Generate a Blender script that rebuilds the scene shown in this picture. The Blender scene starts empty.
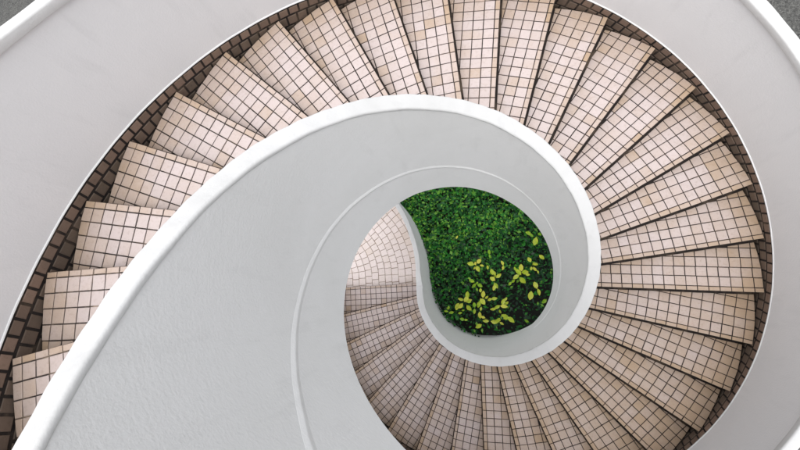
import bpy, bmesh, math, random
from mathutils import Vector, Matrix
random.seed(7)
S = 0.15 / 0.165            # the plan was worked out with 165 mm risers; the real ones are 150 mm
sc = bpy.context.scene

# ------------------------------------------------------------------ camera
cam_d = bpy.data.cameras.new('camera'); cam = bpy.data.objects.new('camera', cam_d)
sc.collection.objects.link(cam); sc.camera = cam
cam_d.sensor_width = 36.0; cam_d.sensor_fit = 'HORIZONTAL'
cam_d.lens = 384.21 / 800 * 36
cam_d.clip_start = 0.02; cam_d.clip_end = 500
RM = Matrix(((0.97439824, 0.0, 0.22482897), (0.03985947, 0.98415902, -0.17274910), (-0.22126746, 0.17728799, 0.95896282)))
cam.matrix_world = Matrix.Translation(Vector((0.0990657, -0.2377404, 5.4329049)) * S) @ RM.to_4x4()

# ------------------------------------------------------------------ world, sun, exposure
w = bpy.data.worlds.new('World'); sc.world = w; w.use_nodes = True
SUN_EL, SUN_AZ = 79.0, -112.0          # azimuth ccw from +X, seen from above
nt = w.node_tree; nt.nodes.clear()
sky = nt.nodes.new('ShaderNodeTexSky'); sky.sky_type = 'NISHITA'; sky.sun_disc = False
sky.sun_elevation = math.radians(SUN_EL); sky.sun_rotation = math.radians(90 - SUN_AZ)
sky.dust_density = 4.0; sky.air_density = 1.0; sky.ozone_density = 1.0
hs = nt.nodes.new('ShaderNodeHueSaturation'); hs.inputs['Saturation'].default_value = 0.16
bg = nt.nodes.new('ShaderNodeBackground'); bg.inputs['Strength'].default_value = 0.15
wo = nt.nodes.new('ShaderNodeOutputWorld')
nt.links.new(sky.outputs[0], hs.inputs['Color']); nt.links.new(hs.outputs[0], bg.inputs[0]); nt.links.new(bg.outputs[0], wo.inputs[0])
sun_d = bpy.data.lights.new('sun', 'SUN'); sun_d.energy = 0.7; sun_d.angle = math.radians(90); sun_d.color = (1, .98, .955)
sun = bpy.data.objects.new('sun', sun_d); sc.collection.objects.link(sun)
el, az = math.radians(SUN_EL), math.radians(SUN_AZ)
sd = Vector((math.cos(el) * math.cos(az), math.cos(el) * math.sin(az), math.sin(el)))
sun.rotation_euler = sd.to_track_quat('Z', 'Y').to_euler()
vs = sc.view_settings; vs.view_transform = 'Standard'; vs.look = 'None'; vs.gamma = 1; vs.use_curve_mapping = False
vs.exposure = 0.86

# ------------------------------------------------------------------ stair constants
RI, DTH, TH0, NOFF = 0.165, 0.190361526, -0.574665965, -0.0762
R_OUT, R_IN, R_INW = 2.985, 1.0, 1.11
K0, K1 = -13, 27
LAND = K0 * RI - RI                 # lower landing level
GROUND = LAND - 0.06
PITCH = 0.108
def zk(th): return (th - TH0) / DTH * RI
def thk(k): return TH0 + k * DTH
def er(t): return Vector((math.cos(t), math.sin(t), 0))
def et(t): return Vector((-math.sin(t), math.cos(t), 0))

# ------------------------------------------------------------------ helpers
def link(o):
    sc.collection.objects.link(o); return o
def tag(o, label=None, cat=None, group=None, kind=None):
    if label: o['label'] = label
    if cat: o['category'] = cat
    if group: o['group'] = group
    if kind: o['kind'] = kind
    return o
class MB:
    """vertices, faces, a per-face vector 'tint' and a material index"""
    def __init__(s): s.v = []; s.f = []; s.t = []; s.m = []; s.sm = []
    def add(s, vs_, fs, t=(0, 0, 0), m=0, smooth=False):
        b = len(s.v); s.v += [Vector(x) for x in vs_]
        for f in fs:
            s.f.append([b + i for i in f]); s.t.append(t); s.m.append(m); s.sm.append(smooth)
    def build(s, name, mats, parent=None, origin=(0, 0, 0), recalc=True, scale=S):
        me = bpy.data.meshes.new(name); o3 = Vector(origin)
        me.from_pydata([tuple((x - o3) * scale) for x in s.v], [], s.f)
        at = me.attributes.new('tint', 'FLOAT_VECTOR', 'FACE')
        at.data.foreach_set('vector', [c for t in s.t for c in t])
        for m in (mats if isinstance(mats, (list, tuple)) else [mats]): me.materials.append(m)
        me.polygons.foreach_set('material_index', s.m); me.polygons.foreach_set('use_smooth', s.sm)
        if recalc:
            bm = bmesh.new(); bm.from_mesh(me); bmesh.ops.recalc_face_normals(bm, faces=bm.faces); bm.to_mesh(me); bm.free()
        me.update()
        o = bpy.data.objects.new(name, me); link(o)
        if parent: o.parent = parent
        o.location = o3 * scale
        return o
def empty(name, loc=(0, 0, 0)):
    o = bpy.data.objects.new(name, None); link(o); o.location = Vector(loc) * S; o.empty_display_size = .2
    return o
def clip(poly, hp):
    """clip 2-D polygon by half planes (a, b, c): a*u + b*v <= c"""
    for a, b, c in hp:
        out = []
        for i in range(len(poly)):
            p, q = poly[i], poly[(i + 1) % len(poly)]
            dp, dq = a * p[0] + b * p[1] - c, a * q[0] + b * q[1] - c
            if dp <= 0: out.append(p)
            if (dp < 0 < dq) or (dq < 0 < dp):
                t = dp / (dp - dq); out.append((p[0] + (q[0] - p[0]) * t, p[1] + (q[1] - p[1]) * t))
        poly = out
        if len(poly) < 3: return []
    return poly
def area(p): return abs(sum(p[i][0] * p[(i + 1) % len(p)][1] - p[(i + 1) % len(p)][0] * p[i][1] for i in range(len(p)))) / 2
def inset(poly, d):
    n = len(poly); A = 0
    for i in range(n): A += poly[i][0] * poly[(i + 1) % n][1] - poly[(i + 1) % n][0] * poly[i][1]
    if A < 0: poly = poly[::-1]
    hp = []
    for i in range(n):
        p, q = poly[i], poly[(i + 1) % n]; e = (q[0] - p[0], q[1] - p[1]); L = math.hypot(*e)
        if L < 1e-5: continue
        nx, ny = e[1] / L, -e[0] / L       # outward
        hp.append((nx, ny, nx * p[0] + ny * p[1] - d))
    return clip(poly, hp)
def tile(mb, poly, fr, tint, gap=.006, hgt=.006, bev=.004, m=1, tilt=.0012):
    """one bevelled ceramic tile; fr maps (u, v, h) to a point"""
    base = inset(poly, gap)
    if len(base) < 3 or area(base) < .00025: return
    top = inset(base, bev)
    if len(top) != len(base):
        cx_ = sum(p[0] for p in base) / len(base); cy_ = sum(p[1] for p in base) / len(base)
        top = [(p[0] + (cx_ - p[0]) * .08, p[1] + (cy_ - p[1]) * .08) for p in base]
    cu = sum(p[0] for p in base) / len(base); cv = sum(p[1] for p in base) / len(base)
    ax, ay = random.gauss(0, tilt) / .05, random.gauss(0, tilt) / .05
    dh = random.gauss(0, .0006)
    hh = lambda p, h: h + dh + (p[0] - cu) * ax * .5 + (p[1] - cv) * ay * .5
    n = len(base)
    vs_ = [fr(p[0], p[1], -.004) for p in base] + [fr(p[0], p[1], hh(p, hgt - .0025)) for p in base] + [fr(p[0], p[1], hh(p, hgt)) for p in top]
    fs = [[i, (i + 1) % n, n + (i + 1) % n, n + i] for i in range(n)] + [[n + i, n + (i + 1) % n, 2 * n + (i + 1) % n, 2 * n + i] for i in range(n)]
    fs.append([2 * n + i for i in range(n)])
    mb.add(vs_, fs, tint, m)

# ------------------------------------------------------------------ materials
def mat(name):
    m = bpy.data.materials.new(name); m.use_nodes = True
    return m, m.node_tree, m.node_tree.nodes['Principled BSDF']
def N(nt, t, **k):
    n = nt.nodes.new(t)
    for a, b in k.items(): setattr(n, a, b)
    return n
def ramp(nt, fac, stops):
    r = N(nt, 'ShaderNodeValToRGB'); nt.links.new(fac, r.inputs[0])
    while len(r.color_ramp.elements) < len(stops): r.color_ramp.elements.new(.5)
    for e, (p, c) in zip(r.color_ramp.elements, stops): e.position = p; e.color = (*c, 1)
    return r.outputs[0]
def noise(nt, scale, detail=4, rough=.55, vec=None, dist=0):
    n = N(nt, 'ShaderNodeTexNoise'); n.inputs['Scale'].default_value = scale; n.inputs['Detail'].default_value = detail
    n.inputs['Roughness'].default_value = rough; n.inputs['Distortion'].default_value = dist
    if vec is None:
        g = N(nt, 'ShaderNodeNewGeometry'); vec = g.outputs['Position']
    nt.links.new(vec, n.inputs['Vector']); return n.outputs[0]
def mix(nt, f, a, b, mode='MIX'):
    m = N(nt, 'ShaderNodeMix', data_type='RGBA', blend_type=mode)
    for i, x in ((0, f), (6, a), (7, b)):
        if isinstance(x, (int, float)): m.inputs[i].default_value = x
        elif isinstance(x, tuple): m.inputs[i].default_value = (*x, 1)
        else: nt.links.new(x, m.inputs[i])
    return m.outputs[2]
def math_(nt, op, a, b=0.0, clampit=False):
    m = N(nt, 'ShaderNodeMath', operation=op, use_clamp=clampit)
    for i, x in enumerate((a, b)):
        if isinstance(x, (int, float)): m.inputs[i].default_value = x
        else: nt.links.new(x, m.inputs[i])
    return m.outputs[0]
def bump(nt, h, strength, dist, prev=None):
    b = N(nt, 'ShaderNodeBump'); b.inputs['Strength'].default_value = strength; b.inputs['Distance'].default_value = dist
    nt.links.new(h, b.inputs['Height'])
    if prev: nt.links.new(prev, b.inputs['Normal'])
    return b.outputs[0]

def stucco(name, base, dirt, b1=.5, fine=55, trowel=False, wave=.18):
    m, t, p = mat(name)
    big = noise(t, 1.3, 5, .6); mid = noise(t, 7, 5, .6); f = noise(t, fine, 3, .6)
    g = N(t, 'ShaderNodeNewGeometry')
    mp = N(t, 'ShaderNodeMapping'); mp.inputs['Scale'].default_value = (1, 1, .22); t.links.new(g.outputs['Position'], mp.inputs['Vector'])
    st = noise(t, 9, 5, .65, mp.outputs[0])
    c = mix(t, ramp_fac(t, big, .42, .72), base, dirt)
    c = mix(t, math_(t, 'MULTIPLY', ramp_fac(t, st, .55, .8), .35), c, tuple(x * .82 for x in dirt))
    c = mix(t, math_(t, 'MULTIPLY', ramp_fac(t, mid, .58, .75), .25), c, tuple(min(1, x * 1.06) for x in base))
    t.links.new(c, p.inputs['Base Color']); p.inputs['Roughness'].default_value = .85
    p.inputs['Specular IOR Level'].default_value = .2
    n1 = bump(t, mid, wave, .008); n2 = bump(t, f, b1, .004, n1)
    if trowel:
        mp2 = N(t, 'ShaderNodeMapping'); mp2.inputs['Scale'].default_value = (1, 1, 7); t.links.new(g.outputs['Position'], mp2.inputs['Vector'])
        n2 = bump(t, noise(t, 5, 5, .6, mp2.outputs[0], .6), .13, .008, n2)
    t.links.new(n2, p.inputs['Normal']); return m
def ramp_fac(t, x, a, b):
    r = N(t, 'ShaderNodeMapRange'); r.inputs['From Min'].default_value = a; r.inputs['From Max'].default_value = b
    t.links.new(x, r.inputs['Value']); return r.outputs[0]
M_WALL = stucco('white_stucco', (.79, .79, .80), (.77, .77, .78), .35, 75, False, .08)
M_WELL = stucco('white_well_stucco', (.86, .86, .86), (.82, .82, .815), .5, 85, True)
M_COPE = stucco('white_coping_paint', (.65, .65, .65), (.59, .59, .585), .4, 60)
M_BEAD = stucco('white_bead_paint', (.84, .84, .84), (.78, .78, .78), .15, 90)
M_CONC = stucco('grey_concrete', (.42, .42, .41), (.33, .33, .32), .6)

def tile_mat(name, a, b, worn_shaded, rough=.38):
    """a/b: clean tile colours, worn: colour of stained and shade-painted tiles; tint = (random, random, stain)"""
    m, t, p = mat(name)
    at = N(t, 'ShaderNodeAttribute', attribute_name='tint'); sx = N(t, 'ShaderNodeSeparateXYZ'); t.links.new(at.outputs['Vector'], sx.inputs[0])
    c = mix(t, sx.outputs[0], a, b)
    n1 = noise(t, 3.2, 6, .65); n2 = noise(t, 38, 4, .7); n3 = noise(t, 160, 3, .6)
    stain_shade = math_(t, 'ADD', math_(t, 'MULTIPLY', sx.outputs[2], 1.0), math_(t, 'MULTIPLY', math_(t, 'SUBTRACT', n1, .52), 1.1))
    stain_shade = math_(t, 'ADD', stain_shade, math_(t, 'MULTIPLY', math_(t, 'SUBTRACT', sx.outputs[1], .5), .22), True)
    c = mix(t, stain_shade, c, worn_shaded)
    c = mix(t, math_(t, 'MULTIPLY', ramp_fac(t, n2, .52, .75), .35), c, tuple(x * .62 for x in worn_shaded))
    c = mix(t, math_(t, 'MULTIPLY', ramp_fac(t, n3, .5, .8), .18), c, (.2, .16, .13))
    t.links.new(c, p.inputs['Base Color']); 
    r = math_(t, 'ADD', math_(t, 'MULTIPLY', n2, .35), rough - .1); t.links.new(r, p.inputs['Roughness'])
    p.inputs['Specular IOR Level'].default_value = .4
    t.links.new(bump(t, n2, .25, .003), p.inputs['Normal']); return m
M_TILE = tile_mat('pale_pink_ceramic_tile', (.52, .447, .435), (.485, .413, .397), (.40, .29, .20), .6)
M_RISER = tile_mat('shade_brown_tile', (.10, .075, .06), (.07, .055, .045), (.05, .042, .03), .6)  # riser colour darkened to paint the shadow under each nosing
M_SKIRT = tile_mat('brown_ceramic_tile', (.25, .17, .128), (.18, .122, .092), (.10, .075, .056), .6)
M_PAVE = tile_mat('pale_paving_tile', (.72, .635, .615), (.67, .585, .56), (.55, .44, .34))
def grout_mat(name, a, b):
    m, t, p = mat(name)
    c = mix(t, ramp_fac(t, noise(t, 4.5, 6, .7), .50, .70), a, b)
    t.links.new(c, p.inputs['Base Color']); p.inputs['Roughness'].default_value = .9
    t.links.new(bump(t, noise(t, 120, 3), .5, .003), p.inputs['Normal']); return m
M_GROUT = grout_mat('dark_grout', (.018, .013, .011), (.10, .072, .05))
M_GROUTM = grout_mat('worn_grout', (.03, .022, .018), (.30, .23, .17))
M_GROUTL = grout_mat('tan_grout', (.22, .16, .11), (.36, .28, .2))

m, t, p = mat('coarse_asphalt'); M_ASPH = m
v = N(t, 'ShaderNodeTexVoronoi'); v.inputs['Scale'].default_value = 42; g = N(t, 'ShaderNodeNewGeometry'); t.links.new(g.outputs['Position'], v.inputs['Vector'])
vv = N(t, 'ShaderNodeSeparateColor'); t.links.new(v.outputs['Color'], vv.inputs[0])
c = mix(t, vv.outputs[0], (.025, .025, .024), (.12, .12, .112))
c = mix(t, ramp_fac(t, noise(t, 1.1, 5), .4, .65), c, (.05, .05, .048)); c = mix(t, .55, c, mix(t, vv.outputs[1], (.03, .03, .03), (.16, .16, .15)))
t.links.new(c, p.inputs['Base Color']); p.inputs['Roughness'].default_value = .9
t.links.new(bump(t, v.outputs['Distance'], 1, .02), p.inputs['Normal'])
m, t, p = mat('dark_soil'); M_SOIL = m
c = mix(t, noise(t, 20, 6), (.006, .008, .008), (.02, .018, .012)); t.links.new(c, p.inputs['Base Color']); p.inputs['Roughness'].default_value = 1
def leaf_mat(name, cols, rough=.4, trans=.25):
    m, t, p = mat(name)
    at = N(t, 'ShaderNodeAttribute', attribute_name='tint'); sx = N(t, 'ShaderNodeSeparateXYZ'); t.links.new(at.outputs['Vector'], sx.inputs[0])
    c = ramp(t, sx.outputs[0], cols)
    t.links.new(c, p.inputs['Base Color']); p.inputs['Roughness'].default_value = rough
    tr = N(t, 'ShaderNodeBsdfTranslucent'); t.links.new(c, tr.inputs[0])
    ms = N(t, 'ShaderNodeMixShader'); ms.inputs[0].default_value = trans
    t.links.new(p.outputs[0], ms.inputs[1]); t.links.new(tr.outputs[0], ms.inputs[2])
    t.links.new(ms.outputs[0], t.nodes['Material Output'].inputs[0]); return m
M_LEAF = leaf_mat('small_green_leaf', [(0, (.006, .040, .014)), (.35, (.008, .115, .018)), (.72, (.03, .30, .018)), (1, (.22, .52, .05))])
M_YLEAF = leaf_mat('yellow_green_leaf', [(0, (.20, .48, .02)), (.4, (.50, .68, .03)), (1, (.80, .80, .10))], .35, .15)
M_STEM = leaf_mat('green_stem', [(0, (.05, .10, .02)), (1, (.08, .13, .03))])

# ------------------------------------------------------------------ the setting
def ring_sheet(mb, z, r0, r1, t0, t1, n=48, m=0):
    for i in range(n):
        a, b = t0 + (t1 - t0) * i / n, t0 + (t1 - t0) * (i + 1) / n
        mb.add([er(a) * r0 + Vector((0, 0, z)), er(a) * r1 + Vector((0, 0, z)), er(b) * r1 + Vector((0, 0, z)), er(b) * r0 + Vector((0, 0, z))], [[0, 1, 2, 3]], m=m)
g = MB(); Q = 160
g.add([(-Q, -Q, GROUND - .25), (Q, -Q, GROUND - .25), (Q, Q, GROUND - .25), (-Q, Q, GROUND - .25)], [[0, 1, 2, 3]])
tag(g.build('ground', M_ASPH, recalc=False), kind='structure')

# S-shaped end of the inner parapet at the landing (centre line, ccw seen from the stair foot)
SC = [(-1.056, -.10), (-1.083, .06), (-1.105, .27), (-1.145, .5), (-1.225, .75), (-1.352, 1.05), (-1.52, 1.32), (-1.74, 1.58), (-2.0, 1.84), (-2.35, 2.15), (-2.8, 2.5), (-3.4, 2.95)]
def catmull(P, n):
    P = [Vector((*p, 0)) for p in P]; P = [P[0] * 2 - P[1]] + P + [P[-1] * 2 - P[-2]]; o = []
    for i in range(1, len(P) - 2):
        for j in range(n):
            t_ = j / n; a, b, c_, d = P[i - 1:i + 3]
            o.append(.5 * ((2 * b) + (c_ - a) * t_ + (2 * a - 5 * b + 4 * c_ - d) * t_ ** 2 + (3 * b - a - 3 * c_ + d) * t_ ** 3))
    o.append(P[-2]); return o
SP = catmull(SC, 8)
THS = thk(K0)                       # angle of the lowest nosing
LEVEL = K0 * RI
def inner_stations():
    st = []
    sp = SP[::-1]                    # from the far end towards the stair
    for i in range(len(sp)):
        a = sp[max(i - 1, 0)]; b = sp[min(i + 1, len(sp) - 1)]; d = (b - a).normalized()
        n = Vector((d.y, -d.x, 0))   # towards the landing side
        f = max(0, min(1, (i - len(sp) + 14) / 14))
        st.append((sp[i], n, LEVEL, .08 + .03 * f, None))
    th = THS + .03
    while th < thk(K1) + .25:
        r = 1.056 if th < THS + .5 else 1.055
        st.append((er(th) * r, er(th), zk(th), .11, th)); th += .022
    return st
IST = inner_stations()
def soft(d, s_=.055): return s_ * math.log(1 + math.exp(max(-40, min(40, d / s_))))
_L = 0; _n = len(SP); _ns = []
for i_, q_ in enumerate(IST):
    if q_[4] is None:
        dist = sum((IST[j][0] - IST[j + 1][0]).length for j in range(i_, _n)); d = -dist / 1.05 * RI / DTH
    else: d = q_[2] - LEVEL
    _ns.append((q_[0], q_[1], (LEVEL + soft(d)) if d < .5 else q_[2], q_[3], q_[4]))
IST = _ns
# orientation check: the landing side must be the -x side of the S
if IST[len(SP) // 2][1].x > 0: IST = [(c, -n if q is None else n, z, w_, q) for c, n, z, w_, q in IST]

def sweep(name, stations, profile, mats, parent, smooth=True, closed=True, caps=True):
    mb = MB(); rows = []
    for s in stations:
        pr = profile(s); rows.append([s[0] + s[1] * o + Vector((0, 0, s[2] + h)) for o, h in pr])
    n = len(rows[0]); vs_ = [v_ for r in rows for v_ in r]; fs = []
    for i in range(len(rows) - 1):
        for j in range(n if closed else n - 1):
            k = (j + 1) % n; fs.append([i * n + j, i * n + k, (i + 1) * n + k, (i + 1) * n + j])
    mb.add(vs_, fs, smooth=smooth)
    if caps and closed:
        b = (len(rows) - 1) * n
        for f in ([j for j in range(n)], [b + j for j in range(n)]): mb.f.append(f); mb.t.append((0, 0, 0)); mb.m.append(0); mb.sm.append(False)
    o = mb.build(name, mats, parent)
    md = o.modifiers.new('edge', 'EDGE_SPLIT'); md.split_angle = math.radians(35)
    return o
def lerp(a, b, t_): t_ = max(0, min(1, t_)); return a + (b - a) * t_

stair = empty('spiral_staircase', (0, 0, GROUND))
tag(stair, 'white spiral staircase with pale pink tiled steps winding around the green well', 'staircase')
SB = Vector((0, 0, GROUND))
def child(o):
    o.location = o.location - Vector((0, 0, GROUND * S)); return o

def inner_bottom(s):
    th = s[4]
    if th is None: return GROUND - .3 - s[2]
    dg = math.degrees(th); hb = lerp(-1.0, -.82, (dg - 70) / 60)
    f = (dg + 90) / 50.0
    z = lerp(GROUND - .3 - s[2], hb, f) if f < 1 else hb
    return z
def pf_wall(s):
    h = s[3] / 2; b = inner_bottom(s)
    e = (random.random() - .5) * .0
    return [(-h + .002, .975), (h - .004, .975), (h - .004, min(-.36, b + .3) if s[4] is not None else b), (h - .004, b), (-h, b), (-h, b * .5 + .4), ]
def rounded(h0, h1, a, b, r, n=4):
    """rounded box profile between offsets a..b and heights h0..h1"""
    o = []
    for (cx, cy, s0) in ((b - r, h0 + r * .4, -90), (b - r, h1 - r, 0), (a + r, h1 - r, 90), (a + r, h0 + r * .4, 180)):
        for i in range(n + 1):
            t_ = math.radians(s0 + 90 * i / n); k = r if cy > h0 + r * .5 else r * .4
            o.append((cx + r * math.cos(t_), cy + k * math.sin(t_)))
    return o
inner = child(sweep('inner_parapet', IST, pf_wall, M_WELL, stair))
def wob(s, q):
    a = s[4] if s[4] is not None else -4 + s[0].y * .3
    return .0015 * math.sin(a * 9 + q) + .0012 * math.sin(a * 23 + 2 * q) + .0010 * math.sin(a * 57 + 3 * q)
def pf_cope(s):
    h = s[3] / 2; return rounded(.968 + wob(s, 5), 1.0 + wob(s, 3), -h - .003 + wob(s, 0), h + .001 + wob(s, 1), .015)
sweep('coping', IST, pf_cope, M_COPE, inner)
def bead_h(th):
    d = math.degrees(th); P = [(-200, -.5), (-40, -.5), (0, -.42), (47, -.30), (75, -.23), (105, -.18), (157, -.13), (210, -.10), (400, -.10)]
    for (a, x), (b, y) in zip(P, P[1:]):
        if d <= b: return lerp(x, y, (d - a) / (b - a))
    return -.1
def pf_bead(s):
    h = -s[3] / 2; c_ = bead_h(s[4]) + wob(s, 7); r = .008 + .0015 * math.sin(s[4] * 5.3)
    return [(h + .004, c_ + .030), (h - .001, c_ + .026), (h - r * .45, c_ + .013), (h - r, c_ + .001), (h - r * 1.0, c_ - .010), (h - r * .55, c_ - .022), (h - .0005, c_ - .045), (h + .004, c_ - .06)]
sweep('moulding', [s for s in IST if s[4] is not None and s[4] > -.75], pf_bead, M_WELL, inner)

# outer parapet
OST = []
th = THS - .05
while th < thk(K1) + .25: OST.append((er(th) * 3.0, er(th), zk(th), .1, th)); th += .02
def pf_outer(s): return [(.012, -.5), (.012, .098), (-.002, .102), (-.026, 1.045), (.05, 1.045), (.085, -.5)]
outer = child(sweep('outer_parapet', OST, pf_outer, M_WALL, stair))
def pf_ocope(s): return rounded(1.03 + wob(s, 5), 1.1 + wob(s, 3), -.046 + wob(s, 0), .05 + wob(s, 1), .017)
sweep('coping', OST, pf_ocope, M_COPE, outer)
def pf_obead(s):
    c_ = .104 + wob(s, 7) * .8; r = .009
    return [(-.001, c_ + r), (-.001 - r * .8, c_ + r * .5), (-.001 - r, c_ - r * .3), (.002, c_ - r * 1.2), (.012, c_ - r), (.012, c_ + r)]
sweep('moulding', OST, pf_obead, M_BEAD, outer)
# slab under the steps
SST = [(er(s[4]) * 2.0, er(s[4]), s[2], 0, s[4]) for s in OST]
child(sweep('stair_slab', SST, lambda s: [(-.93, -.205), (1.012, -.205), (1.012, -.48), (-.93, -.7)], M_CONC, stair))

# tiled skirting on the foot of the outer parapet: three rows that follow the slope
slope = math.atan2(RI, DTH * 3.0); cs_, sn_ = math.cos(slope), math.sin(slope)
mb = MB()
def fr_sk(u, v, h):                 # u along the slope, v down from the plaster edge, h proud
    s_ = u * cs_ + v * sn_; z = u * sn_ - v * cs_
    a = THS + s_ / 3.0; return er(a) * (3.0 - h) + Vector((0, 0, K0 * RI + .094 + z))
Ltot = (thk(K1) - THS) * 3.0 / cs_
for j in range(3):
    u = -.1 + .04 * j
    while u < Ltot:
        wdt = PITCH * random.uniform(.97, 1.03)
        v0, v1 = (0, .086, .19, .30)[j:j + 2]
        tile(mb, [(u, v0), (u + wdt, v0), (u + wdt, v1), (u, v1)], fr_sk, (random.random(), random.random(), random.random() * .3 + (0, .6, 1)[j]), gap=.0105, hgt=.008)  # second and third rows darkened in colour: painted shade at the wall foot
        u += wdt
n = 460
for i in range(n):
    u0, u1 = -.15 + (Ltot + .15) * i / n, -.15 + (Ltot + .15) * (i + 1) / n
    mb.add([fr_sk(u0, -.012, .001), fr_sk(u1, -.012, .001), fr_sk(u1, 3.1 * PITCH, .001), fr_sk(u0, 3.1 * PITCH, .001)], [[0, 1, 2, 3]], m=0)
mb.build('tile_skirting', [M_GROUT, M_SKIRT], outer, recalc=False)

# ------------------------------------------------------------------ steps
def build_step(k):
    th = thk(k); z = k * RI; e, t_ = er(th), et(th); O = t_ * NOFF
    e2, t2 = er(th + DTH), et(th + DTH); O2 = t2 * NOFF
    def fr(u, v, h): return O + e * u + t_ * v + Vector((0, 0, z - .006 + h))
    hp = []
    # behind the next riser: (O + e u + t v - O2).t2 <= .03
    hp.append((e.dot(t2), t_.dot(t2), .045 - (O - O2).dot(t2)))
    for i in range(4):
        a = er(th - .02 + i * DTH / 3); hp.append((e.dot(a), t_.dot(a), R_OUT + .004 - .004 * i - O.dot(a)))
    hp.append((-1, 0, -1.065))
    hpt = hp + [(e.dot(t2), t_.dot(t2), (-.013 if k > -3 else -.010) - (O - O2).dot(t2))]     # tiles stop short of the riser: dark grout strip paints nosing shadow and dirt
    whole = clip([(0.9, 0), (3.3, 0), (3.3, 1.0), (.9, 1.0)], hp)
    mb = MB(); n = len(whole)
    w2 = inset(whole, .002)
    vs_ = [fr(p[0], p[1], 0) for p in w2] + [fr(p[0], p[1], -.032) for p in w2]; n = len(w2)
    mb.add(vs_, [list(range(n)), list(range(n, 2 * n))] + [[i, (i + 1) % n, n + (i + 1) % n, n + i] for i in range(n)], m=0)  # front edge left as dark grout, a painted shadow line below the nosing
    strip = .05 * random.uniform(.9, 1.15)
    rows = [(0, strip)]; v = strip
    while v < .75: rows.append((v, v + PITCH * random.uniform(.985, 1.015))); v = rows[-1][1]
    off = random.uniform(0, .03); cw = [PITCH * random.uniform(.75, 1.0)] + [PITCH * random.uniform(.985, 1.015) for _ in range(20)]
    skew = random.gauss(0, .004)
    for ri, (v0, v1) in enumerate(rows):
        u = R_OUT + .002 - off * .3; ci = 0; jit = random.gauss(0, .0012)
        while u > .98:
            wdt = cw[ci % len(cw)]
            a = u - wdt; ci += 1
            if ri > 0 and random.random() < .02: pass
            cell = [(a + jit + v0 * skew, v0), (u + jit + v0 * skew, v0), (u + jit + v1 * skew, v1), (a + jit + v1 * skew, v1)]
            poly = clip(cell, hpt)
            if len(poly) >= 3 and area(poly) > .0004:
                uc = (a + u) / 2
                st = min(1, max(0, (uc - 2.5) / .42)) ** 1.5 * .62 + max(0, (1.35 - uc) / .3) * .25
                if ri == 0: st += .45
                st += .62 * math.exp(-((k + 1.5) / 5.0) ** 2) + (.45 if random.random() < .03 else .04)  # bottom treads toned down: painted shade together with brown staining
                # browner, darker tiles where the back of the tread meets the riser
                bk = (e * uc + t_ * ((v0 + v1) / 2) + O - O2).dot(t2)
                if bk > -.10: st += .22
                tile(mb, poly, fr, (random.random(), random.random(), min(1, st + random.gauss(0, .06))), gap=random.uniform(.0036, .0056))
            u = a
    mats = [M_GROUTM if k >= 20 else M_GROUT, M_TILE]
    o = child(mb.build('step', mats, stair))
    # riser below the nosing
    rb = MB()
    def fr2(u, v, h): return O + e * u + t_ * (.043 - h) + Vector((0, 0, z - .036 - v))
    rb.add([fr2(1.065, 0, 0), fr2(2.96, 0, 0), fr2(2.96, .135, 0), fr2(1.065, .135, 0)], [[0, 1, 2, 3]], m=0)
    u = R_OUT
    while u > 1.18:
        for (v0, v1) in ((.0, .1), (.1, .135)):
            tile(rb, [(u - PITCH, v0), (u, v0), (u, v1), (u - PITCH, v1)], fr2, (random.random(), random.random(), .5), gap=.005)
        u -= PITCH
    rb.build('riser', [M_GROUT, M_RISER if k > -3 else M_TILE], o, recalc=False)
    return o
for k in range(K0, K1 + 1): build_step(k)
bpy.context.view_layer.update()

# unseen landing the stair arrives at, plus a plate added to shade the bottom steps
mb = MB(); zt = (K1 + 1) * RI; a0 = thk(K1 + 1) - .03
nn = 16
for i in range(nn):
    a, b = a0 + 1.15 * i / nn, a0 + 1.15 * (i + 1) / nn
    lo, hi = Vector((0, 0, zt - .25)), Vector((0, 0, zt))
    mb.add([er(a) * 1.0 + lo, er(a) * 3.1 + lo, er(b) * 3.1 + lo, er(b) * 1.0 + lo, er(a) * 1.0 + hi, er(a) * 3.1 + hi, er(b) * 3.1 + hi, er(b) * 1.0 + hi],
           [[0, 1, 2, 3], [4, 5, 6, 7], [1, 2, 6, 5], [0, 3, 7, 4]] + ([[0, 1, 5, 4]] if i == 0 else []) + ([[2, 3, 7, 6]] if i == nn - 1 else []))
def slab_box(x0, y0, x1, y1, z0, z1):
    mb.add([(x0, y0, z0), (x1, y0, z0), (x1, y1, z0), (x0, y1, z0), (x0, y0, z1), (x1, y0, z1), (x1, y1, z1), (x0, y1, z1)],
           [[0, 1, 2, 3], [4, 5, 6, 7], [0, 1, 5, 4], [1, 2, 6, 5], [2, 3, 7, 6], [3, 0, 4, 7]])
slab_box(-4.5, -6.5, .3, -3.12, zt - .252, zt - .002)  # added floor plate, sized to block sky light over the bottom steps
child(mb.build('upper_landing_shade_slab', M_CONC, stair))

# ------------------------------------------------------------------ lower landing, paved in arcs that follow the parapet
mb = MB()
base = [p for p in SP]
def offs(d, ext=False):
    o = []
    for i in range(len(base)):
        a = base[max(i - 1, 0)]; b = base[min(i + 1, len(base) - 1)]; dd = (b - a).normalized()
        n_ = Vector((-dd.y, dd.x, 0));
        if n_.x > 0: n_ = -n_
        o.append(base[i] + n_ * d)
    return o
TP = .142
zl = LAND
poly = [Vector((-.95, -.5, 0))] + [p for p in base] + [Vector((-3.6, 5.0, 0)), Vector((-7, 5.0, 0)), Vector((-7, -.5, 0))]
mb.add([p + Vector((0, 0, zl - .006)) for p in poly] + [p + Vector((0, 0, zl - .4)) for p in poly], [list(range(len(poly)))] + [[i, (i + 1) % len(poly), len(poly) + (i + 1) % len(poly), len(poly) + i] for i in range(len(poly))], m=0)
def fr_l(u, v, h): return Vector((u, v, zl - .006 + h))
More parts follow.
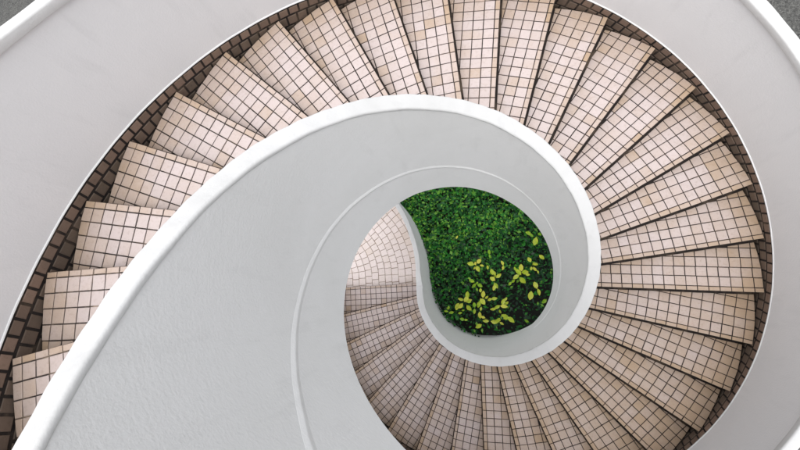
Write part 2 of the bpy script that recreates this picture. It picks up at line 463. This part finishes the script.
for j in range(13):
    c0, c1 = offs(.045 + j * TP), offs(.045 + (j + 1) * TP)
    # extend towards the first riser
    L = [0]
    for i in range(1, len(c0)): L.append(L[-1] + (c0[i] - c0[i - 1]).length)
    def at(c, s_):
        if s_ < 0: return c[0] + (c[0] - c[1]).normalized() * -s_
        for i in range(1, len(L)):
            if L[i] >= s_:
                f = (s_ - L[i - 1]) / (L[i] - L[i - 1]); return c[i - 1].lerp(c[i], f)
        return c[-1]
    s_ = -.35 + random.uniform(0, TP)
    while s_ < L[-1] - TP:
        wdt = TP * random.uniform(.94, 1.06)
        q = [at(c0, s_), at(c0, s_ + wdt), at(c1, s_ + wdt), at(c1, s_)]
        q = [(v_.x + random.gauss(0, .0015), v_.y + random.gauss(0, .0015)) for v_ in q]
        if clip(q, [(0, -1, .35)]) : tile(mb, q, fr_l, (random.random(), random.random(), max(0, .3 - .12 * j) + random.gauss(0, .08)), gap=.0045)
        s_ += wdt
tag(mb.build('landing_pavement', [M_GROUTL, M_PAVE]), kind='structure')

# ------------------------------------------------------------------ garden
mb = MB(); gz = GROUND - .2
gpoly = [(3.0 * math.cos(a), 3.0 * math.sin(a)) for a in [math.radians(-60 + 8 * i) for i in range(26)]]
gpoly += [(p.x, p.y) for p in SP[::-1]][8:] + [(1.05 * math.cos(a), 1.05 * math.sin(a)) for a in [THS + .08 * i for i in range(1, 25)]]
n = len(gpoly)
mb.add([(x, y, gz) for x, y in gpoly], [list(range(n))])
tag(mb.build('garden_bed', M_SOIL, recalc=False), kind='structure')
def inside(x, y):
    c_ = False; j = n - 1
    for i in range(n):
        xi, yi = gpoly[i]; xj, yj = gpoly[j]
        if (yi > y) != (yj > y) and x < (xj - xi) * (y - yi) / (yj - yi) + xi: c_ = not c_
        j = i
    return c_
def leaf_geo(mb, c, d, up, L, W, tint, fold=.25, droop=.15, mats=0):
    """pointed oval leaf, folded along its midrib"""
    d = d.normalized(); s_ = d.cross(up).normalized(); u_ = s_.cross(d).normalized()
    pts = [c]
    prof = [(.28, .42), (.55, .5), (.82, .3)]
    mid = [c] + [c + d * L * f - u_ * L * droop * f * f for f, _ in prof] + [c + d * L - u_ * L * droop]
    le = [mid[i + 1] + s_ * W * ww + u_ * W * fold * ww for i, (f, ww) in enumerate(prof)]
    ri = [mid[i + 1] - s_ * W * ww + u_ * W * fold * ww for i, (f, ww) in enumerate(prof)]
    V_ = mid + le + ri
    F = [[0, 1, 5], [1, 2, 6, 5], [2, 3, 7, 6], [3, 4, 7], [0, 8, 1], [1, 8, 9, 2], [2, 9, 10, 3], [3, 10, 4]]
    for f_ in F: mb.add([V_[i] for i in f_], [list(range(len(f_)))], (max(0, min(1, tint[0] + random.gauss(0, .09))), 0, 0), mats, True)
def small_leaf(mb, c, d, up, L, W, tint):
    d = d.normalized(); s_ = d.cross(up).normalized()
    mb.add([c, c + d * L * .5 + s_ * W * .5, c + d * L, c + d * L * .5 - s_ * W * .5], [[0, 1, 2, 3]], tint)
from mathutils import noise as mn
mb = MB(); cnt = 0
random.seed(11)
while cnt < 16000:
    x, y = random.uniform(-2.6, 2.5), random.uniform(-1.1, 2.9)
    if not inside(x, y) or math.hypot(x, y) > 2.75: continue
    nz = mn.noise(Vector((x * 2.2, y * 2.2, 3))); n2 = mn.noise(Vector((x * 7, y * 7, 9)))
    topz = -2.14 + .14 * nz + .12 * n2
    # the bed thins out towards the lower right
    dens = .95 - .72 * max(0, min(1, (x * .5 - y + .55) / 1.2))
    if random.random() > dens + .25 * n2: continue
    depth = abs(random.gauss(0, .11))
    z = topz - depth
    up = Vector((random.gauss(0, .45), random.gauss(0, .45), 1)).normalized()
    a = random.uniform(0, 2 * math.pi); d = Vector((math.cos(a), math.sin(a), random.gauss(0, .25)))
    L = random.choice((.034, .045, .055, .07, .085)) * random.uniform(.85, 1.15)
    bright = random.random() ** 1.5 * .9 + .12 * nz + .26 * max(-.6, min(1, (y - .5 * x - .3)))  # leaf colour brightens to the upper left: painted light across the bed
    if random.random() < .02: bright = 1
    small_leaf(mb, Vector((x, y, z)), d, up, L, L * random.uniform(.5, .75), (max(0, min(1, bright)), 0, 0)); cnt += 1
# twigs
for i in range(500):
    x, y = random.uniform(-2, 2), random.uniform(-1, 2.4)
    if not inside(x, y): continue
    a = random.uniform(0, 6.28); d = Vector((math.cos(a), math.sin(a), .3)) * .12; q = Vector((x, y, -2.3)); s_ = Vector((-d.y, d.x, 0)).normalized() * .003
    mb.add([q - s_, q + s_, q + d + s_, q + d - s_], [[0, 1, 2, 3]], (.1, 0, 0))
gc = mb.build('ground_cover', M_LEAF, recalc=False)
tag(gc, 'dense small-leaved dark green shrubbery filling the bottom of the stair well', 'shrubbery', kind='stuff')

SPRIGS = [
 ([(-.23, .35), (-.08, .40), (-.10, .26)], 1.0, 'small yellow-green sprig standing alone in the middle of the shrubbery'),
 ([(.17, .08), (.28, .14), (.16, .21), (.23, -.04), (.20, -.08)], 1.0, 'yellow-green sprig of broad leaves at the centre of the bright leaf patch'),
 ([(.63, .22), (.75, .22), (.68, .30), (.59, .13), (.70, .07)], 1.05, 'fullest yellow sprig, with overlapping leaves, towards the right side of the well'),
 ([(.93, .37), (.83, .45), (.92, .28)], .85, 'small yellow-green sprig just above and right of the fullest one'),
 ([(1.04, .50)], .85, 'single small oval yellow leaf close to the right wall of the well'),
 ([(.94, .79)], 1.35, 'single large folded yellow leaf near the upper right wall of the well'),
 ([(.82, .94), (.87, .91)], .9, 'pair of lime green leaves nearest the top right of the well'),
 ([(1.02, .93)], .6, 'tiny lime leaf touching the upper right wall of the well'),
 ([(.84, -.20)], 1.45, 'single very large pale yellow leaf low on the right side of the well'),
 ([(.98, -.13), (.93, -.01)], 1.05, 'pair of bright green upright leaves beside the very large pale yellow leaf'),
 ([(1.07, -.29)], .85, 'single dull green leaf against the lower right wall of the well'),
 ([(-.41, -.44), (-.27, -.34), (-.31, -.31), (-.41, -.32), (-.29, -.23), (-.48, -.44), (-.26, -.47)], .95, 'bushiest yellow-green sprig on the lower left of the bed'),
 ([(0, -.21), (-.01, -.34), (-.08, -.40)], .95, 'yellow-green leaves in a curved column right of the bushiest sprig'),
 ([(.20, -.28), (.12, -.30)], .85, 'pair of yellow leaves between the centre sprig and the lower fanned-out one'),
 ([(.25, -.43), (.36, -.33), (.37, -.41), (.18, -.47)], 1.0, 'yellow sprig fanned out low in the middle of the bed'),
 ([(.39, -.60), (.49, -.64)], 1.1, 'pair of joined yellow leaves low and right of the middle of the bed'),
 ([(.05, -.69), (.20, -.70), (.26, -.67)], 1.0, 'row of yellow-green leaves near the bottom of the well'),
 ([(-.08, -.79)], 1.1, 'single yellow-green leaf nearest the bottom rim of the well'),
 ([(-.06, -.59)], 1.0, 'single upright green leaf above the row of yellow-green leaves near the bottom'),
 ([(-.21, .03), (-.17, -.06), (-.06, -.05)], .85, 'small green sprig left of the centre sprig'),
 ([(-.16, -.41), (-.16, -.53)], .85, 'two small lime leaves one above the other right of the bushiest sprig'),
 ([(-.58, -.57), (-.42, -.57), (-.68, -.55)], .7, 'small green leaves in a row close to the lower left wall of the well'),
 ([(.76, -.65)], .7, 'single small lime leaf close to the lower right wall'),
 ([(.35, .38), (.36, .29)], .75, 'pair of small yellow leaves above and right of the centre sprig'),
 ([(.11, .58), (.12, .50)], .65, 'pair of narrow lime leaves above the centre sprig'),
 ([(.48, 0), (.54, .05)], .75, 'pair of dull lime leaves between the centre sprig and the right wall'),
 ([(-.38, -.68), (-.31, -.69)], .6, 'pair of tiny green leaves under the bushiest sprig'),
 ([(-.50, .86)], .6, 'single small yellow leaf high on the left of the shrubbery'),
]
random.seed(5)
for pts, sz, lab in SPRIGS:
    cx = sum(p[0] for p in pts) / len(pts); cy = sum(p[1] for p in pts) / len(pts)
    o0 = Vector((cx, cy, gz)); root = empty('leafy_sprig', o0)
    tag(root, lab, 'plant', 'yellow-green sprigs rising out of the shrubbery')
    st = MB(); topv = Vector((cx, cy, -2.04)); r = .007
    def stick(a, b, r_):
        d = (b - a).normalized(); s1 = d.cross(Vector((.3, .9, .1))).normalized() * r_; s2 = d.cross(s1).normalized() * r_
        st.add([a + s1, a + s2, a - s1, a - s2, b + s1, b + s2, b - s1, b - s2], [[0, 1, 5, 4], [1, 2, 6, 5], [2, 3, 7, 6], [3, 0, 4, 7]], (.5, 0, 0))
    stick(o0, topv, r)
    green = 'green' in lab and 'yellow' not in lab or 'lime' in lab
    extra = [(p_[0] + random.choice((-1, 1)) * random.uniform(.04, .08), p_[1] + random.choice((-1, 1)) * random.uniform(.04, .08)) for p_ in pts[:3]] if len(pts) >= 3 else []
    for (x, y) in pts + extra:
        small = .62 if (x, y) in extra else 1
        ctr = Vector((x, y, -1.98 + random.uniform(-.03, .03)))
        d = ctr - topv; d.z = 0
        if d.length < .02: a = random.uniform(0, 6.28); d = Vector((math.cos(a), math.sin(a), 0))
        d = d.normalized() + Vector((random.gauss(0, .2), random.gauss(0, .2), random.gauss(.05, .12)))
        L = .136 * sz * small * random.uniform(.85, 1.1)
        b = ctr - d.normalized() * L * .5
        stick(topv, b, r * .5)
        lm = MB(); tint = random.uniform(.0, .3) if green else random.uniform(.35, 1)
        leaf_geo(lm, b, d, Vector((random.gauss(0, .35), random.gauss(0, .35), 1)), L, L * random.uniform(.5, .68), (tint, 0, 0), fold=.22)
        lf = lm.build('leaf', M_YLEAF, root, origin=b, recalc=False); lf.location = lf.location - root.location
    so = st.build('stem', M_STEM, root, origin=o0, recalc=False); so.location = (0, 0, 0)
